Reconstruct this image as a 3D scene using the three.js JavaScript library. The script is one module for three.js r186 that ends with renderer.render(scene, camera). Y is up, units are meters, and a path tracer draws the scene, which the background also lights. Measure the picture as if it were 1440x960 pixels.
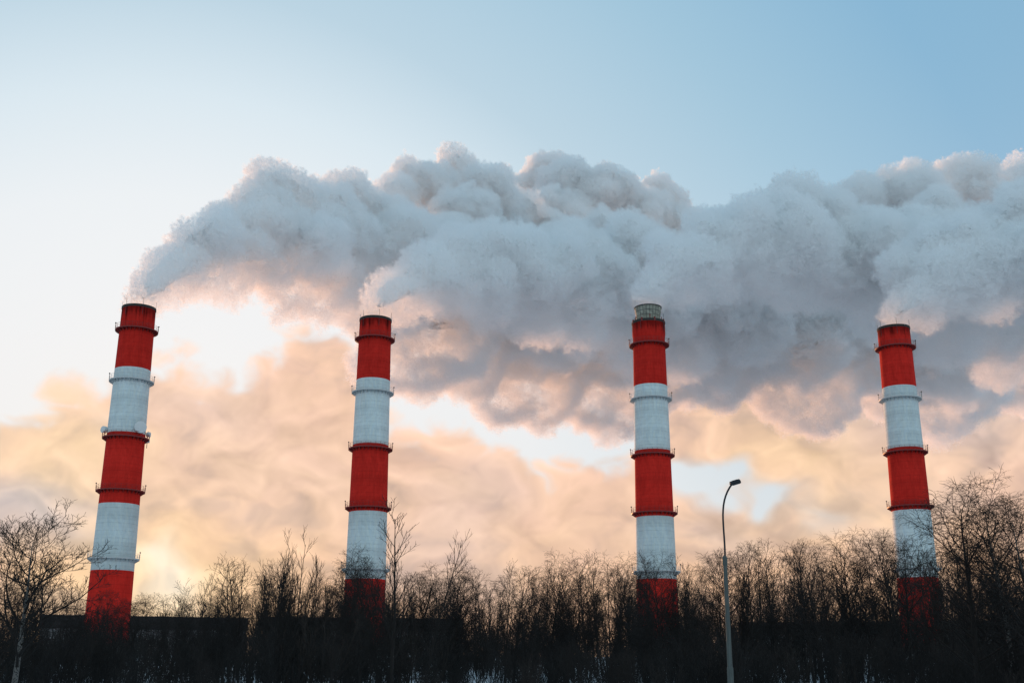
import * as THREE from 'three';
import { mergeGeometries } from 'three/addons/utils/BufferGeometryUtils.js';
import { RoundedBoxGeometry } from 'three/addons/geometries/RoundedBoxGeometry.js';
import { createNoise3D } from 'simplex-noise';

// ---------- small helpers ----------
function rng(seed) {
  let s = seed >>> 0;
  return () => { s = (s + 0x6d2b79f5) | 0; let t = Math.imul(s ^ (s >>> 15), 1 | s); t = (t + Math.imul(t ^ (t >>> 7), 61 | t)) ^ t; return ((t ^ (t >>> 14)) >>> 0) / 4294967296; };
}
const { clamp, lerp, smoothstep } = THREE.MathUtils;
const RAD = Math.PI / 180;
const V = (x, y, z) => new THREE.Vector3(x, y, z);
const lin = (r, g, b) => { const c = new THREE.Color().setRGB(r / 255, g / 255, b / 255, THREE.SRGBColorSpace); return [c.r, c.g, c.b]; };

// ---------- camera ----------
const scene = new THREE.Scene();
const EYE = V(0, 1.7, 0), PITCH = 16.3 * RAD, F = 1575;      // F: focal length in pixels of the 1440 x 960 photograph
const camera = new THREE.PerspectiveCamera(2 * Math.atan(480 / F) / RAD, 1.5, 0.1, 9000);
camera.position.copy(EYE);
camera.rotation.order = 'YXZ';
camera.rotation.set(PITCH, 0, 0.0037);
camera.updateMatrixWorld(true);
// direction seen at a pixel of the photograph, and the point at a horizontal distance along it
function ray(px, py) { return V(px - 720, 480 - py, -F).normalize().transformDirection(camera.matrixWorld); }
function at(px, py, dist) { const d = ray(px, py); return d.multiplyScalar(dist / Math.hypot(d.x, d.z)).add(EYE); }
function azel(px, py) { const d = ray(px, py); return [Math.atan2(d.x, -d.z) / RAD, Math.asin(d.y) / RAD]; }
const slope = (px, py) => { const d = ray(px, py); return d.y / Math.hypot(d.x, d.z); };

// ---------- sky ----------
const SUN_AZ = -17.3, SUN_EL = 2.6;
const sunDir = V(Math.sin(SUN_AZ * RAD) * Math.cos(SUN_EL * RAD), Math.sin(SUN_EL * RAD), -Math.cos(SUN_AZ * RAD) * Math.cos(SUN_EL * RAD));
const skyNoise = createNoise3D(rng(11));
function fbm(x, y, z, n, gain = 0.5) {
  let s = 0, a = 1, t = 0;
  for (let i = 0; i < n; i++) { s += a * skyNoise(x, y, z); t += a; a *= gain; x = x * 2.03 + 7.1; y = y * 2.03 - 3.3; z = z * 2.03 + 1.7; }
  return s / t;
}
// heaped cloud: rounded lumps with creases between them
function heap(x, y, z, n) { let s = 0, a = 1, t = 0; for (let i = 0; i < n; i++) { s += a * Math.abs(skyNoise(x, y, z)); t += a; a *= 0.52; x = x * 2.1 + 4.1; y = y * 2.1 + 1.9; z = z * 2.1 - 2.7; } return s / t - 0.27; }
// clear air: colour by the angle from the sun
const CLEAR = [
  [0, 1.25, 1.12, 0.95], [8, 1.0, 0.97, 0.94], [14, 0.92, 0.925, 0.935], [20, 0.85, 0.89, 0.92], [25, 0.70, 0.81, 0.88], [30, 0.50, 0.66, 0.77],
  [38, 0.355, 0.56, 0.71], [46, 0.245, 0.465, 0.66], [60, 0.23, 0.44, 0.62], [90, 0.34, 0.52, 0.66], [130, 0.52, 0.74, 0.85], [180, 0.55, 0.79, 0.90],
];
function ramp(table, x, out) {
  let i = 0;
  while (i < table.length - 2 && x > table[i + 1][0]) i++;
  const a = table[i], b = table[i + 1], t = clamp((x - a[0]) / (b[0] - a[0]), 0, 1);
  for (let c = 0; c < 3; c++) out[c] = lerp(a[c + 1], b[c + 1], t);
}
// upper edge of the far cloud bank over azimuth, in degrees
const bank = [[-20, 640], [40, 610], [75, 580], [120, 545], [180, 520], [260, 523], [330, 535], [372, 498], [420, 472], [468, 480], [495, 510], [515, 560], [545, 588], [600, 602], [660, 618], [710, 648], [760, 668], [830, 662], [890, 650],
  [920, 600], [945, 520], [1010, 500], [1100, 490], [1200, 470], [1300, 450], [1460, 440]].map(([x, y]) => azel(x, y));
function bankTop(az) {
  if (az <= bank[0][0]) return lerp(9, bank[0][1], clamp(1 - (bank[0][0] - az) / 8, 0, 1));
  for (let i = 0; i < bank.length - 1; i++) if (az <= bank[i + 1][0]) { const t = (az - bank[i][0]) / (bank[i + 1][0] - bank[i][0]); return lerp(bank[i][1], bank[i + 1][1], t); }
  return lerp(bank[bank.length - 1][1], 11, clamp((az - bank[bank.length - 1][0]) / 14, 0, 1));
}
// places where the bank is thin: [azimuth, elevation, half-width, half-height, depth of the gap]
const gaps = [[955, 672, 1.5, 0.8, 1.1], [1022, 668, 1.7, 0.75, 1.1], [1092, 702, 1.6, 0.6, 0.85], [1170, 735, 2.0, 0.8, 0.4], [215, 800, 2.2, 1.4, 0.35], [140, 600, 1.6, 1.0, 0.25]].map(([x, y, w, h, d]) => [...azel(x, y), w, h, d]);
// broad tints of the bank: [azimuth, elevation, half-width, half-height, colour, amount]
const tints = [[20, 720, 4.5, 1.5, lin(205, 196, 198), 0.85], [225, 825, 6.5, 3.4, lin(255, 217, 168), 0.9], [225, 822, 1.7, 1.2, [1.16, 0.95, 0.68], 0.95], [90, 640, 4, 2.4, lin(255, 222, 178), 0.7], [620, 780, 3.6, 2.6, lin(222, 198, 186), 0.6], [670, 690, 2.5, 2.2, lin(230, 203, 188), 0.5],
  [800, 760, 5, 2.2, lin(238, 200, 172), 0.6], [980, 750, 4, 1.6, lin(235, 203, 180), 0.6], [1130, 640, 4.2, 2.4, lin(250, 210, 162), 0.85], [1280, 560, 7, 3.6, lin(220, 192, 176), 0.8], [1380, 480, 6, 3, lin(196, 188, 186), 0.6], [330, 640, 4, 2.6, lin(243, 208, 180), 0.6],
  [440, 700, 4, 3, lin(240, 204, 178), 0.5], [270, 560, 4, 1.5, lin(236, 206, 188), 0.6], [1200, 720, 4, 1.8, lin(248, 212, 175), 0.6]].map(([x, y, w, h, c, k]) => [...azel(x, y), w, h, c, k]);
function makeSky() {
  const W = 4096, H = W / 2, data = new Float32Array(W * H * 4), col = [0, 0, 0], base = lin(240, 199, 172), warm = lin(250, 200, 158);
  for (let row = 0; row < H; row++) {
    const up = ((row + 0.5) / H - 0.5) * Math.PI, y = Math.sin(up), el = up / RAD, ch = Math.cos(up);
    for (let c0 = 0; c0 < W; c0++) {
      const o = (row * W + c0) * 4;
      data[o + 3] = 1;
      if (el < 0) { data[o] = 0.2; data[o + 1] = 0.21; data[o + 2] = 0.23; continue; }
      const round = ((c0 + 0.5) / W - 0.5) * 2 * Math.PI, x = Math.cos(round) * ch, z = Math.sin(round) * ch;
      const az = Math.atan2(x, -z) / RAD, ang = Math.acos(clamp(x * sunDir.x + y * sunDir.y + z * sunDir.z, -1, 1)) / RAD;
      ramp(CLEAR, ang, col);
      // paler towards the horizon
      const pale = Math.exp(-((el / 16) ** 2)) * 0.78;
      col[0] = lerp(col[0], 0.86, pale); col[1] = lerp(col[1], 0.84, pale); col[2] = lerp(col[2], 0.82, pale);
      if (el < 40) {
        const wx = fbm(x * 7, y * 11, z * 7, 3), wy = fbm(x * 7 + 31, y * 11, z * 7 - 12, 3);
        const a2 = az + wx * 1.6, e2 = el + wy * 1.3;
        const n = fbm(x * 16 + wx * 0.6, y * 26 + wy * 0.6, z * 16, 5, 0.52);
        const wide = fbm(x * 5 - 9, y * 9 + 4, z * 5, 3);
        const hx = x * 9 + wx * 0.25, hy = y * 13 + wy * 0.25, hz = z * 9, lump = heap(hx, hy, hz, 6), toSun = heap(hx + (sunDir.x - x) * 0.45, hy - 0.16, hz + (sunDir.z - z) * 0.45, 4), shade = clamp((lump - toSun) * 1.6, -1, 1);
        let d = (bankTop(az + wx * 0.9) - el - wy * 0.7) / 1.2 + lump * 2.9 + n * 0.6 + 0.15;
        const far = smoothstep(Math.abs(az), 30, 55);
        d = lerp(d, (9 - e2) / 3 + n * 1.6 + wide * 2.6, far);
        let gap = 0;
        for (const [ga, ge, gw, gh, k] of gaps) { const q = ((a2 - ga) / gw) ** 2 + ((e2 - ge) / gh) ** 2; if (q < 9) gap += k * Math.exp(-q * 0.9) * (1 + 0.7 * n - 0.5 * lump); }
        const m = smoothstep(d, -0.5, 1.0) * (1 - smoothstep(gap, 0.05, 1.0));
        if (m > 0) {
          const deep = 0.8 * smoothstep(-el, -9, -4); let r = lerp(base[0], warm[0], deep), g = lerp(base[1], warm[1], deep), b = lerp(base[2], warm[2], deep);
          for (const [ta, te, tw, th, c, k] of tints) { const q = ((a2 - ta) / tw) ** 2 + ((e2 - te) / th) ** 2; if (q < 9) { const w = k * Math.exp(-q); r = lerp(r, c[0], w); g = lerp(g, c[1], w); b = lerp(b, c[2], w); } }
          const cool = smoothstep(ang, 45, 120);                      // away from the sun the clouds are grey-blue and pink
          r = lerp(r, 0.66, cool); g = lerp(g, 0.62, cool); b = lerp(b, 0.66, cool);
          const grey = 0.45 * smoothstep(-(0.8 * wide + 0.45 * wx + 0.3 * n + 0.5 * shade), -0.1, 0.55);
          r = lerp(r, r * 0.76, grey); g = lerp(g, g * 0.86, grey); b = lerp(b, b * 1.02, grey);           // mauve hollows
          const puff = 1 + 0.09 * n + 0.06 * wide + 0.26 * shade, edge = 1 + 0.16 * (1 - smoothstep(d, 0.2, 1.8));
          r *= puff * edge; g *= (puff + 0.01 * n) * edge; b *= (puff - 0.03 * n) * edge;
          col[0] = lerp(col[0], r, m * 0.97); col[1] = lerp(col[1], g, m * 0.97); col[2] = lerp(col[2], b, m * 0.97);
        }
      }
      data[o] = col[0]; data[o + 1] = col[1]; data[o + 2] = col[2];
    }
  }
  const t = new THREE.DataTexture(data, W, H, THREE.RGBAFormat, THREE.FloatType);
  t.mapping = THREE.EquirectangularReflectionMapping; t.magFilter = THREE.LinearFilter; t.minFilter = THREE.LinearFilter; t.needsUpdate = true;
  return t;
}
scene.background = makeSky();
scene.environment = scene.background;

// ---------- sun ----------
const sun = new THREE.DirectionalLight(new THREE.Color().setRGB(1, 0.48, 0.22), 4.6);
sun.position.copy(sunDir).multiplyScalar(600); sun.target.position.set(0, 40, -300);
sun.position.add(sun.target.position);
sun.castShadow = true; sun.shadow.radius = 6;
Object.assign(sun.shadow.camera, { left: -500, right: 500, top: 300, bottom: -300, near: 1, far: 1600 });
sun.shadow.mapSize.set(2048, 2048);
scene.add(sun, sun.target);

// ---------- renderer ----------
const renderer = new THREE.WebGLRenderer({ antialias: true });
renderer.setSize(1024, 682);
renderer.toneMapping = THREE.LinearToneMapping;
renderer.toneMappingExposure = 1;
renderer.shadowMap.enabled = true;

// ---------- naming ----------
const taken = new Map();
function numbered(name) { const n = taken.get(name) ?? 0; taken.set(name, n + 1); return n ? `${name}_${String(n).padStart(3, '0')}` : name; }
function tag(o, label, category, group, kind) { Object.assign(o.userData, { label, category }); if (group) o.userData.group = group; if (kind) o.userData.kind = kind; return o; }
function base(name, x = 0, y = 0, z = 0, turn = 0) { const o = new THREE.Group(); o.name = numbered(name); o.position.set(x, y, z); o.rotation.y = turn; scene.add(o); return o; }
function part(name, geometry, material, parent) { const m = new THREE.Mesh(geometry, material); m.name = parent === scene ? numbered(name) : name; m.castShadow = m.receiveShadow = true; parent.add(m); return m; }

// ---------- textures ----------
const texNoise = createNoise3D(rng(5));
function tileable(x, y, f, seed) {   // noise that repeats over the unit square
  const a = x * 2 * Math.PI, b = y * 2 * Math.PI, r = f / (2 * Math.PI);
  return texNoise(Math.cos(a) * r + seed, Math.sin(a) * r + Math.cos(b) * r * 1.31, Math.sin(b) * r * 1.17 - seed);
}
function dataTexture(n, paint, srgb = true) {
  const d = new Uint8Array(n * n * 4);
  for (let y = 0; y < n; y++) for (let x = 0; x < n; x++) { const c = paint((x + 0.5) / n, (y + 0.5) / n), o = (y * n + x) * 4; for (let k = 0; k < 3; k++) d[o + k] = clamp(Math.round((c.length ? c[k] : c) * 255), 0, 255); d[o + 3] = 255; }
  const t = new THREE.DataTexture(d, n, n); t.wrapS = t.wrapT = THREE.RepeatWrapping; t.magFilter = THREE.LinearFilter; if (srgb) t.colorSpace = THREE.SRGBColorSpace; t.needsUpdate = true;
  return t;
}
// painted concrete: lift joints every 2.4 m, streaks and blotches; one tile is 24 m
const liftTone = Array.from({ length: 10 }, rng(77));
function concrete(u, v, rust) {
  const lift = Math.floor(v * 10), inLift = v * 10 - lift, joint = Math.exp(-(((inLift - 0.5) * 2.4 / 0.10) ** 2)), edge = Math.exp(-(((Math.min(inLift, 1 - inLift)) * 2.4 / 0.07) ** 2)) * 0.5;
  const streak = clamp(tileable((u * 6) % 1, v, 5, 3) + 0.5 * tileable((u * 3) % 1, v, 4, 8), -1, 1), blot = tileable(u, v, 6, 21) * 0.6 + tileable(u, v, 14, 33) * 0.4, fine = tileable(u, v, 60, 2);
  const k = 0.90 + 0.05 * (liftTone[lift % 10] - 0.5) + 0.03 * streak + 0.03 * blot + 0.02 * fine - joint * (0.06 + 0.06 * tileable(u, lift / 10, 9, 50)) - edge * 0.06;
  return rust ? [k * 1.0, k * (0.97 + 0.04 * blot), k * (0.97 + 0.04 * blot)] : [k, k * (1.0 - 0.012 * streak), k * (0.995 - 0.03 * streak)];
}
const whiteMap = dataTexture(1024, (u, v) => concrete(u, v, false)), redMap = dataTexture(1024, (u, v) => concrete(u, v, true));
const concreteBump = dataTexture(512, (u, v) => { const f = (v * 10) % 1; return 0.6 + 0.15 * tileable(u, v, 30, 4) - 0.5 * Math.exp(-(((f - 0.5) * 2.4 / 0.12) ** 2)); }, false);
const std = (o) => new THREE.MeshStandardMaterial(o);
const rgb = (r, g, b) => new THREE.Color().setRGB(r, g, b);
const M = {
  white: std({ color: rgb(0.71, 0.80, 0.815), vertexColors: true, map: whiteMap, bumpMap: concreteBump, bumpScale: 0.06, roughness: 0.85 }),
  red: new THREE.MeshPhysicalMaterial({ color: rgb(0.71, 0.031, 0.021), vertexColors: true, map: redMap, bumpMap: concreteBump, bumpScale: 0.05, roughness: 1, specularIntensity: 0.25 }),
  redSteel: std({ color: rgb(0.20, 0.014, 0.012), roughness: 0.6 }),
  whiteSteel: std({ color: rgb(0.5, 0.52, 0.52), roughness: 0.6 }),
  darkSteel: std({ color: rgb(0.05, 0.05, 0.055), roughness: 0.6, metalness: 0.3 }),
  soot: std({ color: rgb(0.035, 0.032, 0.03), roughness: 1 }),
  liner: std({ color: rgb(0.42, 0.42, 0.34), roughness: 0.7, metalness: 0.05, map: dataTexture(256, (u, v) => 0.86 + 0.14 * tileable(u, v, 12, 9) - 0.25 * Math.exp(-(((((u * 24) % 1) - 0.5) / 0.12) ** 2))) }),
  antenna: std({ color: rgb(0.62, 0.64, 0.64), roughness: 0.5 }),
  galvanised: std({ color: rgb(0.085, 0.105, 0.10), roughness: 0.5, metalness: 0.35, map: dataTexture(256, (u, v) => 0.88 + 0.12 * tileable(u, v, 18, 12) + 0.06 * tileable(u, v, 50, 40)) }),
  lampBlack: std({ color: rgb(0.022, 0.024, 0.028), roughness: 0.9 }),
  lampGlass: std({ color: rgb(0.25, 0.26, 0.26), roughness: 0.25 }),
  snow: std({ color: rgb(0.74, 0.78, 0.84), roughness: 0.95, map: dataTexture(512, (u, v) => 0.9 + 0.07 * tileable(u, v, 8, 14) + 0.05 * tileable(u, v, 40, 19)) }),
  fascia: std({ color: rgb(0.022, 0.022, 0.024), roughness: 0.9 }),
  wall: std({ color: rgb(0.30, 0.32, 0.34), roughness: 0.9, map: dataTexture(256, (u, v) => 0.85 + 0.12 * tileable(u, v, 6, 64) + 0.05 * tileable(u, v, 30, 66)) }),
  pane: std({ color: rgb(0.03, 0.035, 0.04), roughness: 0.15 }),
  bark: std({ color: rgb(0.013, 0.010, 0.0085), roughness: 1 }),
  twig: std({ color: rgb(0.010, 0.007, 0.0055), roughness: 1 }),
  birch: std({ color: rgb(0.17, 0.16, 0.15), roughness: 0.9, map: dataTexture(256, (u, v) => { const k = tileable(u, v, 7, 41) + 0.8 * tileable(u * 0.5, (v * 4) % 1, 9, 47); return k > 0.42 ? 0.18 : 0.86 + 0.1 * tileable(u, v, 20, 43); }) }),
  smoke: new THREE.MeshPhysicalMaterial({ color: rgb(0.97, 0.97, 0.97), roughness: 1, specularIntensity: 0, transmission: 0.35, thickness: 0, vertexColors: true, transparent: true, side: THREE.DoubleSide }),
  vapour: new THREE.MeshPhysicalMaterial({ color: rgb(0.98, 0.982, 0.985), roughness: 1, specularIntensity: 0, transmission: 0.68, thickness: 0, side: THREE.DoubleSide }),
};

// ---------- ground ----------
const groundNoise = createNoise3D(rng(91));
function groundY(x, z) {
  const d = -z;
  return 4.2 * smoothstep(d, 60, 260) + 0.5 * smoothstep(d, 30, 80) * groundNoise(x * 0.02, z * 0.02, 0) + 0.15 * smoothstep(Math.hypot(x, z), 10, 30) * groundNoise(x * 0.1, z * 0.1, 4);
}
{
  const g = new THREE.PlaneGeometry(1, 1, 220, 220), p = g.attributes.position, uv = g.attributes.uv;
  for (let i = 0; i < p.count; i++) {
    const sx = p.getX(i) * 2, sz = p.getY(i) * 2, x = Math.sign(sx) * (Math.abs(sx) ** 2.2) * 4000, z = -250 + Math.sign(sz) * (Math.abs(sz) ** 2.2) * 4000;
    p.setXYZ(i, x, groundY(x, z), z); uv.setXY(i, x / 12, z / 12);
  }
  const ix = g.index.array; for (let i = 0; i < ix.length; i += 3) { const t = ix[i]; ix[i] = ix[i + 1]; ix[i + 1] = t; }
  g.computeVertexNormals();
  const m = part('ground', g, M.snow, scene); m.userData.kind = 'structure'; m.userData.label = 'snow covered ground under the bare trees';
}

// ---------- chimneys ----------
// soot at the mouth, rain streaks and rust runs below the galleries, as paint colour on the shaft
function weather(g, gy, H, galleries, seed, isRed, tone) {
  const p = g.attributes.position, c = new Float32Array(p.count * 3);
  for (let i = 0; i < p.count; i++) {
    const a = Math.atan2(p.getX(i), p.getZ(i)), h = p.getY(i) + gy, ca = Math.cos(a), sa = Math.sin(a), run = wearNoise(ca * 5 + seed, sa * 5, h * 0.03), fine = wearNoise(ca * 16 + seed, sa * 16, h * 0.06), blotch = wearNoise(ca * 1.6, sa * 1.6 + seed, h * 0.11), w = isRed ? 1 : 0.55;
    let k = tone * (1 + w * (0.08 * blotch + 0.07 * run + 0.04 * fine)), rust = 0;
    k *= 1 - 0.6 * Math.exp(-Math.max(0, H - h - 2.2 - 1.6 * run) / 1.2) - 0.4 * smoothstep(run, 0.1, 0.8) * Math.exp(-(H - h) / 9);
    for (const gh of galleries) { const down = gh - h; if (down > 0 && down < 11) { const s = smoothstep(fine + 0.5 * run, 0.1, 0.9) * Math.exp(-down / 5); rust += 0.5 * w * s; k *= 1 - 0.25 * w * s; } }
    c[i * 3] = k; c[i * 3 + 1] = k * (1 - rust * (isRed ? 0.2 : 0.22)); c[i * 3 + 2] = k * (1 - rust * (isRed ? 0.2 : 0.4));
  }
  g.setAttribute('color', new THREE.BufferAttribute(c, 3));
  return g;
}
function revolve(profile, segs = 72) {   // [radius, height] pairs, uv in 24 m tiles
  const g = new THREE.LatheGeometry(profile.map(([r, h]) => new THREE.Vector2(r, h)), segs), p = g.attributes.position, uv = g.attributes.uv, n = profile.length;
  const rm = Math.max(...profile.map((q) => q[0]));
  for (let i = 0; i < p.count; i++) uv.setXY(i, (uv.getX(i) * Math.round(2 * Math.PI * rm / 24 * 1.0 || 1)) || 0, p.getY(i) / 24);
  return g;
}
function box(w, h, d, x, y, z, ry = 0) { const g = new THREE.BoxGeometry(w, h, d); if (ry) g.rotateY(ry); g.translate(x, y, z); return g; }
function tube(points, r, sides = 6, closed = false) { return new THREE.TubeGeometry(new THREE.CatmullRomCurve3(points, closed), closed ? points.length : Math.max(2, points.length * 2), r, sides, closed); }
const wearNoise = createNoise3D(rng(313));
const R_TOP = 5.52, TAPER = 0.0128;
function chimney(spec) {
  const d0 = ray(spec.top[0], spec.top[1]), H = 119, s = (H - EYE.y) / d0.y, pos = V(d0.x * s, 0, d0.z * s);
  const dist = Math.hypot(pos.x, pos.z), gy = groundY(pos.x, pos.z) - 0.4, high = (py) => EYE.y + dist * slope(spec.axis(py), py);
  const rad = (h) => R_TOP + TAPER * (H - h) + 0.0016 * Math.max(0, 30 - h) ** 1.2 * 0.1;
  const root = base('industrial_chimney', pos.x, gy, pos.z, Math.atan2(-pos.x, -pos.z) );   // its +z faces the camera
  tag(root, spec.label, 'chimney', 'striped power plant chimneys');
  // painted bands of the shaft
  const cuts = [H, ...spec.bands.map(high), gy];
  cuts.forEach((top, i) => {
    if (i === cuts.length - 1) return;
    const low = cuts[i + 1], steps = Math.max(2, Math.round((top - low) / 0.9)), prof = [];
    for (let k = 0; k <= steps; k++) { const h = lerp(low, top, k / steps); prof.push([rad(h) + (i === 0 && spec.flare ? 0.25 * smoothstep(h, H - 6, H - 4) : 0), h - gy]); }
    part(i % 2 ? 'white_band' : 'red_band', weather(revolve(prof, 96), gy, H, spec.galleries.map(([py]) => high(py)), spec.top[0] * 0.1, i % 2 === 0, 1 + 0.07 * Math.sin(spec.top[0] * 1.7 + i * 2.3)), i % 2 ? M.white : M.red, root);
  });
  // mouth
  const rt = rad(H) + (spec.flare ? 0.25 : 0);
  part('rim', revolve([[rt - 0.6, H - gy - 9], [rt - 0.55, H - gy + 0.25], [rt - 0.45, H - gy + 0.42], [rt + 0.1, H - gy + 0.42], [rt + 0.16, H - gy + 0.3], [rt + 0.16, H - gy - 0.35], [rt + 0.02, H - gy - 0.5]]), M.soot, root);
  // galleries
  spec.galleries.forEach(([py, colour], gi) => {
    const h = high(py) - gy, r = rad(h + gy), out = r + 1.35, steel = colour === 'r' ? M.redSteel : M.whiteSteel;
    const g = part('gallery', revolve([[r + 0.02, h - 0.12], [out, h - 0.12], [out + 0.02, h - 0.32], [out + 0.05, h + 0.1], [out, h + 0.12], [r + 0.02, h + 0.05]]), steel, root);
    const br = [], n = 28;
    for (let k = 0; k < n; k++) {
      const s2 = new THREE.Shape([new THREE.Vector2(r - 0.1, h - 0.15), new THREE.Vector2(out - 0.1, h - 0.15), new THREE.Vector2(out - 0.15, h - 0.4), new THREE.Vector2(r + 0.1, h - 1.15), new THREE.Vector2(r - 0.1, h - 1.15)]);
      const e = new THREE.ExtrudeGeometry(s2, { depth: 0.16, bevelEnabled: false }); e.translate(0, 0, -0.08); e.rotateY((k + 0.5) / n * 2 * Math.PI); br.push(e);
    }
    part('bracket_ring', mergeGeometries(br), steel, g).userData.kind = 'stuff';
    const rl = [];
    for (let k = 0; k < n; k++) { const a = k / n * 2 * Math.PI; rl.push(tube([V(Math.cos(a) * out, h + 0.1, Math.sin(a) * out), V(Math.cos(a) * (out + 0.03), h + 1.0, Math.sin(a) * (out + 0.03)), V(Math.cos(a) * (out + 0.03), h + 1.65, Math.sin(a) * (out + 0.03))], 0.045, 5)); }
    for (const hh of [0.6, 1.1, 1.62]) { const ring = new THREE.TorusGeometry(out + 0.03, 0.04, 5, 56); ring.rotateX(Math.PI / 2); ring.translate(0, h + hh, 0); rl.push(ring.toNonIndexed()); }
    part('railing', mergeGeometries(rl.map((q) => (q.index ? q.toNonIndexed() : q))), steel, g).userData.kind = 'stuff';
    // obstruction lamps on the gallery
    for (const a of spec.lamps ?? [0.02, 3.12]) {
      const lamp = [box(0.12, 2.2, 0.12, Math.cos(a) * out, h + 1.1, Math.sin(a) * out), new THREE.SphereGeometry(0.24, 10, 8).translate(Math.cos(a) * out, h + 2.3, Math.sin(a) * out)];
      part('obstruction_light', mergeGeometries(lamp.map((q) => q.toNonIndexed())), M.darkSteel, g);
    }
  });
  // lightning rods round the mouth
  const rods = spec.rods ?? 6;
  for (let k = 0; k < rods; k++) { const a = (k + 0.3) / rods * 2 * Math.PI; part('lightning_rod', tube([V(Math.cos(a) * (rt + 0.18), H - gy - 3.2, Math.sin(a) * (rt + 0.18)), V(Math.cos(a) * (rt + 0.18), H - gy, Math.sin(a) * (rt + 0.18)), V(Math.cos(a) * (rt + 0.18), H - gy + 2.6, Math.sin(a) * (rt + 0.18))], 0.05, 5), M.darkSteel, root); }
  // climbing ladder with hoops on the far left side
  {
    const a = spec.ladder ?? 3.6, rungs = [];
    for (let h = 3; h < H - gy - 2; h += 1.6) { const r = rad(h + gy) + 0.35; const e = box(0.9, 0.07, 0.07, 0, h, r); e.rotateY(a); rungs.push(e); const hoop = new THREE.TorusGeometry(0.45, 0.03, 4, 10, Math.PI); hoop.rotateX(Math.PI / 2); hoop.translate(0, h + 0.4, r); hoop.rotateY(a); rungs.push(hoop); }
    for (const sx of [-0.4, 0.4]) { const e = tube([V(sx, 2, rad(2 + gy) + 0.35), V(sx, (H - gy) / 2, rad(gy + (H - gy) / 2) + 0.35), V(sx, H - gy - 1, rad(H - 1) + 0.35)], 0.05, 5); e.rotateY(a); rungs.push(e); }
    part('ladder', mergeGeometries(rungs.map((q) => q.toNonIndexed())), M.darkSteel, root).userData.kind = 'stuff';
  }
  return { root, pos, dist, gy, high, rad, H };
}
const axisOf = (x0, y0) => (py) => x0 + (py - y0) * (x0 - 740) / (y0 + 4911);
const chimneys = [
  chimney({ top: [195, 435], axis: axisOf(195, 435), bands: [521, 611, 710, 803, 908], galleries: [[466, 'r'], [537, 'w'], [617, 'r'], [691, 'r'], [786, 'w']], label: 'leftmost red and white striped chimney, with round white antenna drums on one gallery' }),
  chimney({ top: [528, 451], axis: axisOf(528, 451), bands: [536, 627, 721, 815, 912], galleries: [[478, 'r'], [553, 'w'], [632, 'r'], [715, 'r'], [801, 'w']], label: 'second striped chimney from the left, rising behind the tall thin bare tree' }),
  chimney({ top: [912, 455], axis: axisOf(912, 455), bands: [544, 635, 728, 815, 914], galleries: [[486, 'r'], [562, 'w'], [641, 'r'], [722, 'r'], [804, 'w']], flare: true, rods: 4, label: 'striped chimney with a grey-green steel flue standing out of its top' }),
  chimney({ top: [1257, 463], axis: axisOf(1257, 463), bands: [546, 632, 719, 813, 915], galleries: [[490, 'r'], [562, 'w'], [637, 'r'], [713, 'r'], [800, 'w']], label: 'rightmost striped chimney, partly behind the big birch' }),
];
// antenna drums on the first chimney
{
  const c = chimneys[0], h = c.high(609) - c.gy, add = (a, rise, r, depth, turn) => {
    const R = c.rad(h + c.gy) + 1.0, x = Math.sin(a) * R, z = Math.cos(a) * R;
    const drum = new THREE.LatheGeometry([[0.01, depth / 2 + 0.12], [r * 0.6, depth / 2 + 0.09], [r * 0.97, depth / 2], [r, depth / 2 - 0.06], [r, -depth / 2], [r * 0.75, -depth / 2 - 0.25], [0.01, -depth / 2 - 0.4]].map(([p, q]) => new THREE.Vector2(p, q)), 32);
    drum.rotateX(Math.PI / 2); drum.rotateY(turn); drum.translate(x, h + rise, z);
    const d = part('antenna_drum', drum, M.antenna, c.root);
    part('mast', mergeGeometries([box(0.2, 3.4, 0.2, x * 0.96, h + rise - 0.6, z * 0.96), box(0.12, 0.12, 1.2, x * 0.92, h + rise + 0.3, z * 0.92, a)].map((q) => q.toNonIndexed())), M.darkSteel, d);
  };
  add(0.62, 1.2, 2.0, 1.0, 0.25); add(-1.5, 0.6, 1.15, 1.1, -0.9); add(1.5, -0.1, 0.85, 1.0, 1.2); add(1.62, -2.2, 0.6, 0.8, 1.4);
}
// the steel flue of the third chimney
{
  const c = chimneys[2], b = c.H - c.gy;
  const L = part('flue', revolve([[3.95, b - 1], [4.0, b + 1.4], [4.25, b + 2.4], [4.75, b + 5.6], [4.82, b + 5.75], [4.72, b + 5.8], [4.6, b + 5.6], [3.9, b + 1]], 48), M.liner, c.root);
  part('flue_ring', mergeGeometries([2.4, 4.0].map((dy) => { const t = new THREE.TorusGeometry(4.25 + (dy - 2.4) * 0.156 + 0.03, 0.07, 6, 48); t.rotateX(Math.PI / 2); t.translate(0, b + dy, 0); return t; })), M.darkSteel, L);
  part('flue_lip', revolve([[4.6, b + 5.55], [4.86, b + 5.5], [4.9, b + 5.8], [4.75, b + 5.95], [4.6, b + 5.8]], 48), M.soot, L);
  for (let k = 0; k < 14; k++) { const a = (k + 0.2) / 14 * 2 * Math.PI; part('flue_post', box(0.22, 2.1, 0.22, Math.cos(a) * 4.7, b + 1.2, Math.sin(a) * 4.7, -a), k % 3 ? M.liner : M.redSteel, c.root); }
  for (let k = 0; k < 8; k++) { const a = (k + 0.5) / 8 * 2 * Math.PI; part('rim_bollard', box(0.5, 1.3, 0.5, Math.cos(a) * 5.7, b + 0.2, Math.sin(a) * 5.7, -a), M.redSteel, c.root); }
}

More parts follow.
